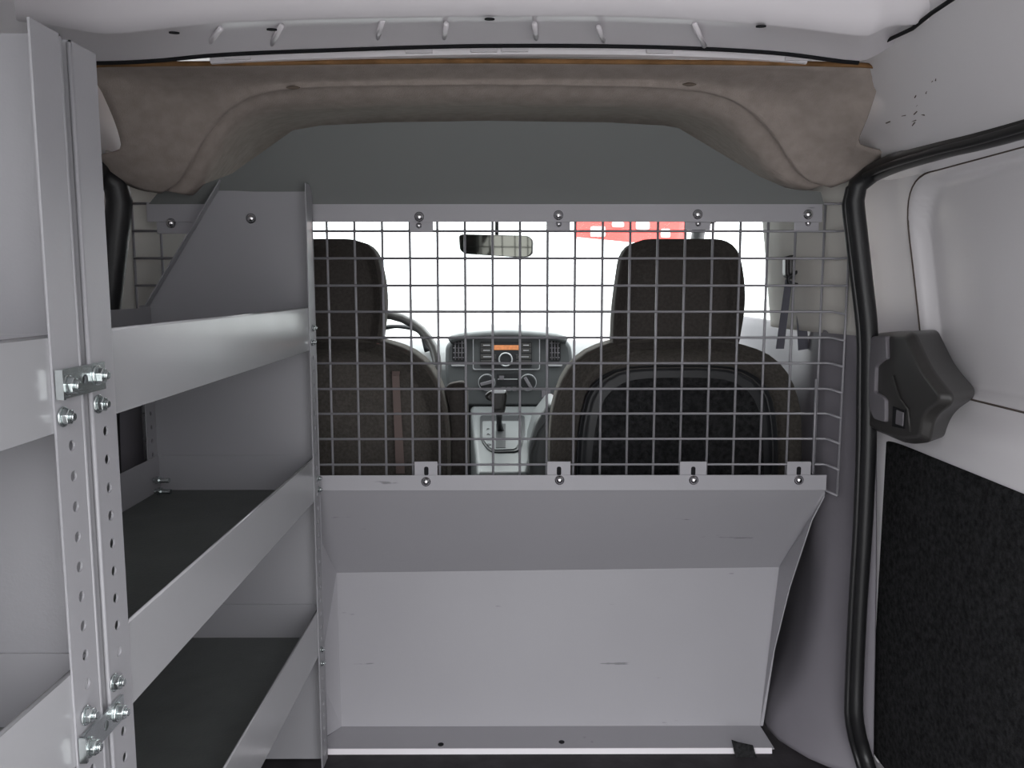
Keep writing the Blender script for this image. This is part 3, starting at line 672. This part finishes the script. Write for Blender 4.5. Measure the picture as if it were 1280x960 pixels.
# ================================================================== CAB
def seat(cx, label, driver):
    r_ = empty('car_seat', (cx, 1.95, FLOOR), label, 'seat')
    Yb = 1.735
    w_ = 0.268; zt_ = -0.112; zb_ = -0.62
    out = [(-w_*0.96, zb_), (-w_*1.0, -0.42), (-w_*0.97, -0.26), (-w_*0.80, -0.165), (-w_*0.48, zt_-0.01), (0, zt_+0.004), (w_*0.48, zt_-0.01), (w_*0.80, -0.165), (w_*0.97, -0.26), (w_*1.0, -0.42), (w_*0.96, zb_)]
    oc = [(cx + p.x, p.z) for p in smooth_curve([(a_, 0, b_) for a_, b_ in out], 48)]
    br = pillow(MB(), oc, Yb, Yb+0.15, 0.05, 6, tilt=-0.03, zref=-0.3).build('backrest', M['fabric'], r_, smooth=True)
    hw = 0.128
    out = rounded([(cx-hw*1.06, zt_-0.02), (cx-hw*1.04, -0.04), (cx-hw*0.90, 0.096), (cx+hw*0.88, 0.096), (cx+hw*1.07, -0.02), (cx+hw*0.95, zt_-0.02)], [0.01, 0.04, 0.05, 0.05, 0.06, 0.02], 6)
    pillow(MB(), [(p[0], p[1]) for p in out], Yb-0.01, Yb+0.10, 0.022, 5).build('headrest', M['head'], r_, smooth=True)
    # back shell
    if not driver:
        o1 = [(cx + a_, b_) for a_, b_ in [(-0.212, -0.60), (-0.214, -0.38), (-0.203, -0.265), (-0.178, -0.205), (-0.12, -0.172), (0, -0.166), (0.12, -0.172), (0.178, -0.205), (0.203, -0.265), (0.214, -0.38), (0.212, -0.60)]]
        oc = [(p.x, p.z) for p in smooth_curve([(a_, 0, b_) for a_, b_ in o1], 40)]
        sh = pillow(MB(), oc, Yb-0.012, Yb+0.04, 0.010, 4).build('back_shell', M['black'], r_, smooth=True)
        o2 = [(cx + (x-cx)*0.86, -0.62 + (z+0.60)*0.985) for x, z in oc]
        MB().prism([(x, Yb-0.0135, z) for x, z in o2], (0, 0.003, 0)).build('inset_panel', M['carpet'], sh)
    pillow(MB(), [(p[0], p[1]) for p in rounded([(cx-0.25, -0.70), (cx-0.25, -0.50), (cx+0.25, -0.50), (cx+0.25, -0.70)], 0.05, 5)], Yb+0.08, Yb+0.62, 0.05, 5).build('seat_cushion', M['fabric'], r_, smooth=True)
    MB().box(cx-0.22, cx+0.22, Yb+0.05, Yb+0.50, FLOOR, -0.69).build('seat_base', M['black'], r_, bevel=0.02)
    if not driver:
        pillow(MB(), [(p[0], p[1]) for p in rounded([tuple(PY(a_, b_, 2.0).xz) for a_, b_ in ((662, 640), (662, 566), (671, 536), (690, 512), (700, 512), (700, 640))], 0.012, 4)], 1.96, 2.30, 0.010, 4).build('lit_cushion_side', M['dashl'], r_, smooth=True)['label'] = 'lit side of the seat cushion drawn in lighter grey'  # lit cushion side put in as a separate, lighter grey piece
    if driver:
        pillow(MB(), [(p[0], p[1]) for p in rounded([tuple(PY(557, 590, 1.90).xz), tuple(PY(557, 480, 1.90).xz), tuple(PY(584, 476, 1.90).xz), tuple(PY(586, 590, 1.90).xz)], 0.018, 4)], 1.86, 1.93, 0.010, 4).build('armrest', M['head'], r_, smooth=True)
    return r_
xs_ = PY(850, 400, 1.735).x
seat(xs_, 'passenger seat with black moulded back shell at right', False)
seat(PY(398, 400, 1.735).x, 'driver seat with plain cloth back and folded armrest beside the shelving', True)
# pale tan vertical strip down the driver's seat back
b = MB().prism([PY(490, 470, 1.712), PY(499, 470, 1.712), PY(506, 592, 1.712), PY(495, 592, 1.712)], (0, 0.003, 0))
b.add([Vector(v) for v in [PY(490, 470, 1.712), PY(499, 470, 1.712), PY(500, 464, 1.72), PY(490, 464, 1.72)]], [(0, 1, 2, 3)])
tag(b.build('strap', M['tan']), 'pale tan strip along the driver seat back', 'strap')  # thin pale tan piece laid along the seat back

# dashboard
DB = empty('dashboard', (CXV, 2.9, FLOOR), 'grey dashboard with stereo, round heater dials and two centre vents', 'dashboard')
prof = [(2.86, -0.62), (2.78, -0.50), (2.78, -0.36), (2.82, -0.27), (2.90, -0.235), (3.30, -0.215), (3.30, -0.92), (2.95, -0.92)]
MB().prism([(-0.72, y, z) for y, z in prof], (1.35, 0, 0)).build('dash_body', M['dash'], DB, bevel=0.02, seg=3)
YD = 2.70
cs = rounded([Vector(p) for p in [(556,470),(557,432),(566,423),(590,418),(632,415),(690,419),(706,423),(714,432),(716,450),(712,480),(706,509),(566,509)]], 6, 3)
MB().prism(pxpoly(cs, YD), (0, 0.40, 0.01)).build('centre_stack', M['dash'], DB, bevel=0.012, seg=3)
hood = smooth_curve([PY(a_, b_, YD-0.015) for a_, b_ in ((562, 426), (575, 421), (632, 417), (692, 421), (708, 426))], 20)
MB().tube(hood, 0.013, 8).build('stack_hood', M['dashl'], DB, smooth=True)
def pbox(name, x0, y0, x1, y1, Y, th, m, parent, r=1.0, bev=0.0008):
    pts = rounded([Vector(p) for p in ((x0, y0), (x1, y0), (x1, y1), (x0, y1))], r, 3)
    return MB().prism(pxpoly(pts, Y), (0, th, 0)).build(name, M[m], parent, bevel=bev)
for x0, x1 in ((565, 581.5), (686, 701)):
    v = pbox('air_vent', x0, 424, x1, 452, YD-0.004, 0.01, 'black', DB, 3)
    for k in range(3):
        xx = x0 + (x1-x0)*(k+1)/4; a_ = PY(xx, 426, YD-0.007); c_ = PY(xx, 450, YD-0.007); MB().tube([a_, c_], 0.0022, 6).build('vent_slat', M['grip'], v, smooth=True)
    for k in range(4):
        yy = 429 + k*6; MB().tube([PY(x0+1.5, yy, YD-0.006), PY(x1-1.5, yy, YD-0.006)], 0.0016, 6).build('vent_slat', M['grip'], v, smooth=True)
    pbox('vent_foot', x0-1, 453, x1+2, 458, YD-0.006, 0.008, 'silver', v, 2)
bz = pbox('stereo_bezel', 591, 422, 675, 462.5, YD-0.006, 0.01, 'silver', DB, 3); bz['label'] = 'silver stereo bezel'
pbox('stereo_recess', 592, 423, 674, 461, YD-0.008, 0.006, 'dash', DB, 3)
ra_ = pbox('stereo', 600, 427, 665, 459, YD-0.012, 0.008, 'black', DB, 2)
pbox('display', 617, 431.5, 649, 437.5, YD-0.0135, 0.003, 'display', ra_, 0.5)
for x0, x1, y0, y1 in ((601, 615.5, 429, 434), (601, 615.5, 435, 441), (651, 664, 429, 434), (651, 664, 435, 441), (601, 620, 443, 449), (645, 664, 443, 449), (601, 620, 450.5, 456), (645, 664, 450.5, 456)):
    pbox('button', x0, y0, x1, y1, YD-0.0145, 0.003, 'handle', ra_, 0.6)
    pbox('button_mark', x0+3, (y0+y1)/2-0.4, x1-3, (y0+y1)/2+0.4, YD-0.0150, 0.001, 'silver', ra_, 0.2, 0)
def ring(name, c, R_, r, m, parent, tilt=0):
    return MB().tube([c + Vector((R_*math.cos(a_), -R_*math.sin(a_)*math.sin(tilt), R_*math.sin(a_)*math.cos(tilt))) for a_ in [2*math.pi*k/32 for k in range(32)]], r, 6, closed=True).build(name, M[m], parent, smooth=True)
kc = PY(632, 449, YD-0.014); MB().cyl(kc, (0, -1, 0), 0.020, 0.012, 28).build('volume_knob', M['black'], ra_, bevel=0.001); ring('knob_ring', kc + Vector((0, -0.012, 0)), 0.021, 0.0025, 'silver', ra_)
for px_, an in ((608.5, 15), (660, -60)):
    c_ = PY(px_, 478, YD-0.004); k_ = MB().cyl(c_, (0, -1, 0), 0.024, 0.010, 28).build('heater_dial', M['black'], DB, bevel=0.001); ring('dial_ring', c_ + Vector((0, -0.003, 0)), 0.027, 0.0016, 'silver', k_)
    u = Vector((math.cos(an*D2R), 0, math.sin(an*D2R))); w_ = Vector((-u.z, 0, u.x))
    c_ = c_ + Vector((0, -0.010, 0)); MB().prism([c_ + u*0.021 + w_*0.005, c_ + u*0.021 - w_*0.005, c_ - u*0.021 - w_*0.005, c_ - u*0.021 + w_*0.005], (0, -0.010, 0)).build('pointer', M['grip'], k_, bevel=0.001)
sl = pbox('slider_panel', 621, 467, 648, 482, YD-0.005, 0.004, 'black', DB, 1); pbox('slider_track', 622, 473.5, 647, 474.5, YD-0.007, 0.002, 'silver', sl, 0.3, 0); pbox('slider_knob', 624, 470, 630, 475, YD-0.012, 0.006, 'grip', sl, 0.8)
for px_ in (629, 636, 643): pbox('mode_button', px_-2.5, 484, px_+2.5, 489, YD-0.006, 0.004, 'grip', DB, 0.8)
pbox('coin_slot', 677, 487, 688, 497, YD-0.003, 0.004, 'grip', DB, 1)
# instrument hood
ih = smooth_curve([(PY(440, 440, 2.72)), (PY(452, 418, 2.72)), (PY(480, 409, 2.72)), (PY(505, 409, 2.72)), (PY(525, 416, 2.72)), (PY(533, 440, 2.72))], 24)
MB().grid([ih, [p + Vector((0, 0.22, -0.01)) for p in ih]]).build('instrument_hood', M['black'], DB, smooth=True, thick=0.012)
# gap shadow strip and console
CN = empty('centre_console', (0, 2.35, FLOOR), 'light grey centre console with gear selector gate', 'console')
cp = [PY(588, 507, 2.68), PY(679, 507, 2.68), PY(661, 576, 2.08), PY(663, 592, 2.05), PY(595, 592, 2.05), PY(594, 576, 2.08)]
zc0 = cp[0].z; 
co = [cp[0], cp[1], Vector((cp[2].x, 2.06, cp[3].z)), Vector((cp[4].x, 2.06, cp[3].z))]
MB().prism(co, (0, 0, -0.40)).build('console_body', M['dashl'], CN, bevel=0.012, seg=3)
def on_console(px_, py_, lift=0.0):
    # intersection of a photo ray with the sloping console top
    a_, b_, c_ = co[0], co[1], co[2]; nrm = (b_-a_).cross(c_-a_).normalized(); nrm = nrm if nrm.z > 0 else -nrm
    d = ray(px_, py_); return d * ((a_ + nrm*lift).dot(nrm) / d.dot(nrm))
def cpoly(pts, lift): return [on_console(a_, b_, lift) for a_, b_ in pts]
g1 = rounded([Vector(p) for p in ((600, 521), (656, 521), (656, 545), (650, 566), (612, 567), (600, 550))], [3, 3, 3, 8, 10, 6], 4)
gt = MB().prism(cpoly(g1, 0.0), (0, 0, 0.005)).build('gate_surround', M['black'], CN, bevel=0.002)
g2 = rounded([Vector(p) for p in ((603, 527), (652, 527), (651, 545), (646, 562), (614, 563), (603, 549))], [2, 2, 3, 6, 8, 4], 4)
MB().prism(cpoly(g2, 0.006), (0, 0, 0.002)).build('gate_plate', M['dashl'], gt, bevel=0.001)
MB().prism(cpoly([(620, 530), (632, 530), (632, 560), (620, 560)], 0.0085), (0, 0, 0.001)).build('gate_slot', M['black'], gt)
for i, (ch, yy) in enumerate((('P', 534.5), ('R', 541), ('N', 547.5), ('D', 554))):
    cu = bpy.data.curves.new('letter', 'FONT'); cu.body = ch; cu.size = 0.018; cu.extrude = 0.0004
    tmp = bpy.data.objects.new('letter_tmp', cu); C.objects.link(tmp); dg = bpy.context.evaluated_depsgraph_get()
    me = bpy.data.meshes.new_from_object(tmp.evaluated_get(dg)); C.objects.unlink(tmp); bpy.data.objects.remove(tmp)
    p = on_console(608, yy + 2.5, 0.0095); o = bpy.data.objects.new('gate_letter', me); me.materials.clear(); me.materials.append(M['ink'])
    C.objects.link(o); o.parent = gt; o.location = p + Vector((0, 0, CZ)) - wloc(gt); o.rotation_euler = (0.12, 0, 0)
lv = MB(); b0 = on_console(626, 541, 0.0); lv.tube([b0, PY(624, 528, b0.y-0.02), PY(624, 515, b0.y-0.04)], [0.012, 0.008, 0.010], 10)
lever = lv.build('gear_lever', M['black'], CN, smooth=True)
yk = b0.y - 0.05
kn = rounded([Vector(p) for p in ((606, 494), (612, 489), (632, 486.5), (634, 493), (631, 515), (618, 516), (616, 501), (608, 498))], 3, 3)
pillow(MB(), [tuple(p.xz) for p in pxpoly(kn, yk)], yk-0.02, yk+0.02, 0.007, 4).build('gear_knob', M['handle'], lever, smooth=True)
pbox('knob_cap', 614, 487.5, 632, 492, yk-0.021, 0.03, 'silver', lever, 2, 0.002)

# steering wheel
SW = empty('steering_wheel', (PY(472, 460, 2.45).x, 2.45, PY(472, 460, 2.45).z), 'dark steering wheel partly hidden by the driver seat', 'steering wheel')
c_ = PY(472, 462, 2.45); ring('rim', c_, 0.178, 0.014, 'handle', SW, tilt=-0.42)
ax = Vector((0, -math.cos(0.42), math.sin(0.42)))
MB().cyl(c_ + ax*-0.02, ax, 0.06, 0.045, 24).build('hub', M['black'], SW, bevel=0.01)
for an in (0, 180, 270):
    d = Vector((math.cos(an*D2R), math.sin(an*D2R)*math.sin(0.42), math.sin(an*D2R)*math.cos(0.42))); MB().tube([c_ + d*0.04, c_ + d*0.175], 0.014, 8, ry=0.008).build('spoke', M['handle'], SW, smooth=True)
MB().cyl(c_ - ax*0.02, -ax, 0.035, 0.28, 16).build('column', M['black'], SW, smooth=False)

# rear-view mirror
YMr = 2.42
RM = empty('rear_view_mirror', tuple(PY(620, 306, YMr)), 'rounded rear-view mirror on a thin stalk against the windscreen', 'mirror')
out = rounded([Vector(p) for p in ((573, 294), (578, 292.5), (660, 294.5), (666, 300), (665.5, 317), (660, 321), (640, 321), (580, 317), (574, 312))], [3, 3, 6, 5, 5, 4, 4, 5, 4], 4)
tl = lambda p: p + Vector((0, -(p.x-cen.x)*0.06 - (p.z-cen.z)*0.14, 0))
cen = PY(620, 307, YMr)
MB().prism([tl(p) for p in pxpoly(out, YMr)], (0.004, 0.03, 0)).build('housing', M['handle'], RM, bevel=0.004)
cen = PY(620, 307, YMr)
gp = [tl(cen + (p - cen)*0.965) + Vector((0, -0.0015, 0)) for p in pxpoly(out, YMr)]
MB().prism(gp, (0, 0.001, 0)).build('mirror_glass', M['mirror'], RM)
MB().tube([PY(621, 296, YMr+0.02), PY(621, 280, YMr+0.01), PY(621, 262, YMr), PY(621, 244, YMr-0.02)], 0.0055, 8).build('stalk', M['black'], RM, smooth=True)

# seat belt on the right pillar
SB = empty('seat_belt', tuple(PY(990, 330, 1.70)), 'dark seat belt hanging from its pillar loop by the right window', 'seat belt')
pts = rounded([Vector(p) for p in ((982, 320), (1001, 317), (1004, 330), (1003, 345), (990, 350), (982, 345))], 5, 4)
pillow(MB(), [tuple(p.xz) for p in pxpoly(pts, 1.68)], 1.665, 1.70, 0.006, 3).build('anchor_cover', M['handle'], SB, smooth=True)
MB().tube([PY(a_, b_, 1.66) for a_, b_ in ((985, 348), (996, 340), (1008, 345), (1007, 353), (996, 356), (986, 354))], 0.004, 8, closed=True).build('loop', M['black'], SB, smooth=True)
MB().prism(pxpoly([(982, 349), (990, 351), (980, 436), (970, 436)], 1.665), (0, 0.002, 0)).build('webbing', M['belt'], SB)
MB().prism(pxpoly([(994, 352), (1004, 350), (1011, 436), (998, 438)], 1.675), (0, 0.002, 0)).build('webbing', M['belt'], SB)

# ================================================================== OUTSIDE
YS = 7.0
bl = [PY(640, 200, YS), PY(722, 200, YS), PY(722, 296, YS), PY(858, 306, YS), PY(858, 200, YS)]
bn = MB().prism([PY(718, 225, YS), PY(718, 296, YS), PY(790, 303, YS), PY(856, 300, YS), PY(856, 225, YS)], (0, 0.02, 0)).build('banner', M['red'])
tag(bn, 'red banner with white lettering outside beyond the windscreen', 'banner')
for x0, x1, y0, y1 in ((738, 757, 283, 296), (765, 780, 277, 284), (795, 812, 276, 287), (826, 838, 286, 297)):
    pts = rounded([Vector(p) for p in ((x0, y0), (x1, y0), (x1, y1), (x0, y1))], 3, 4); MB().prism(pxpoly(pts, YS-0.01), (0, 0.006, 0)).build('letter_shape', M['lettering'], bn)
for px_ in (718, 856):
    MB().tube([PY(px_, 225, YS+0.04), Vector((PY(px_, 225, YS).x, YS+0.04, -1.5))], 0.03, 10).build('post', M['lettering'], bn, smooth=True)
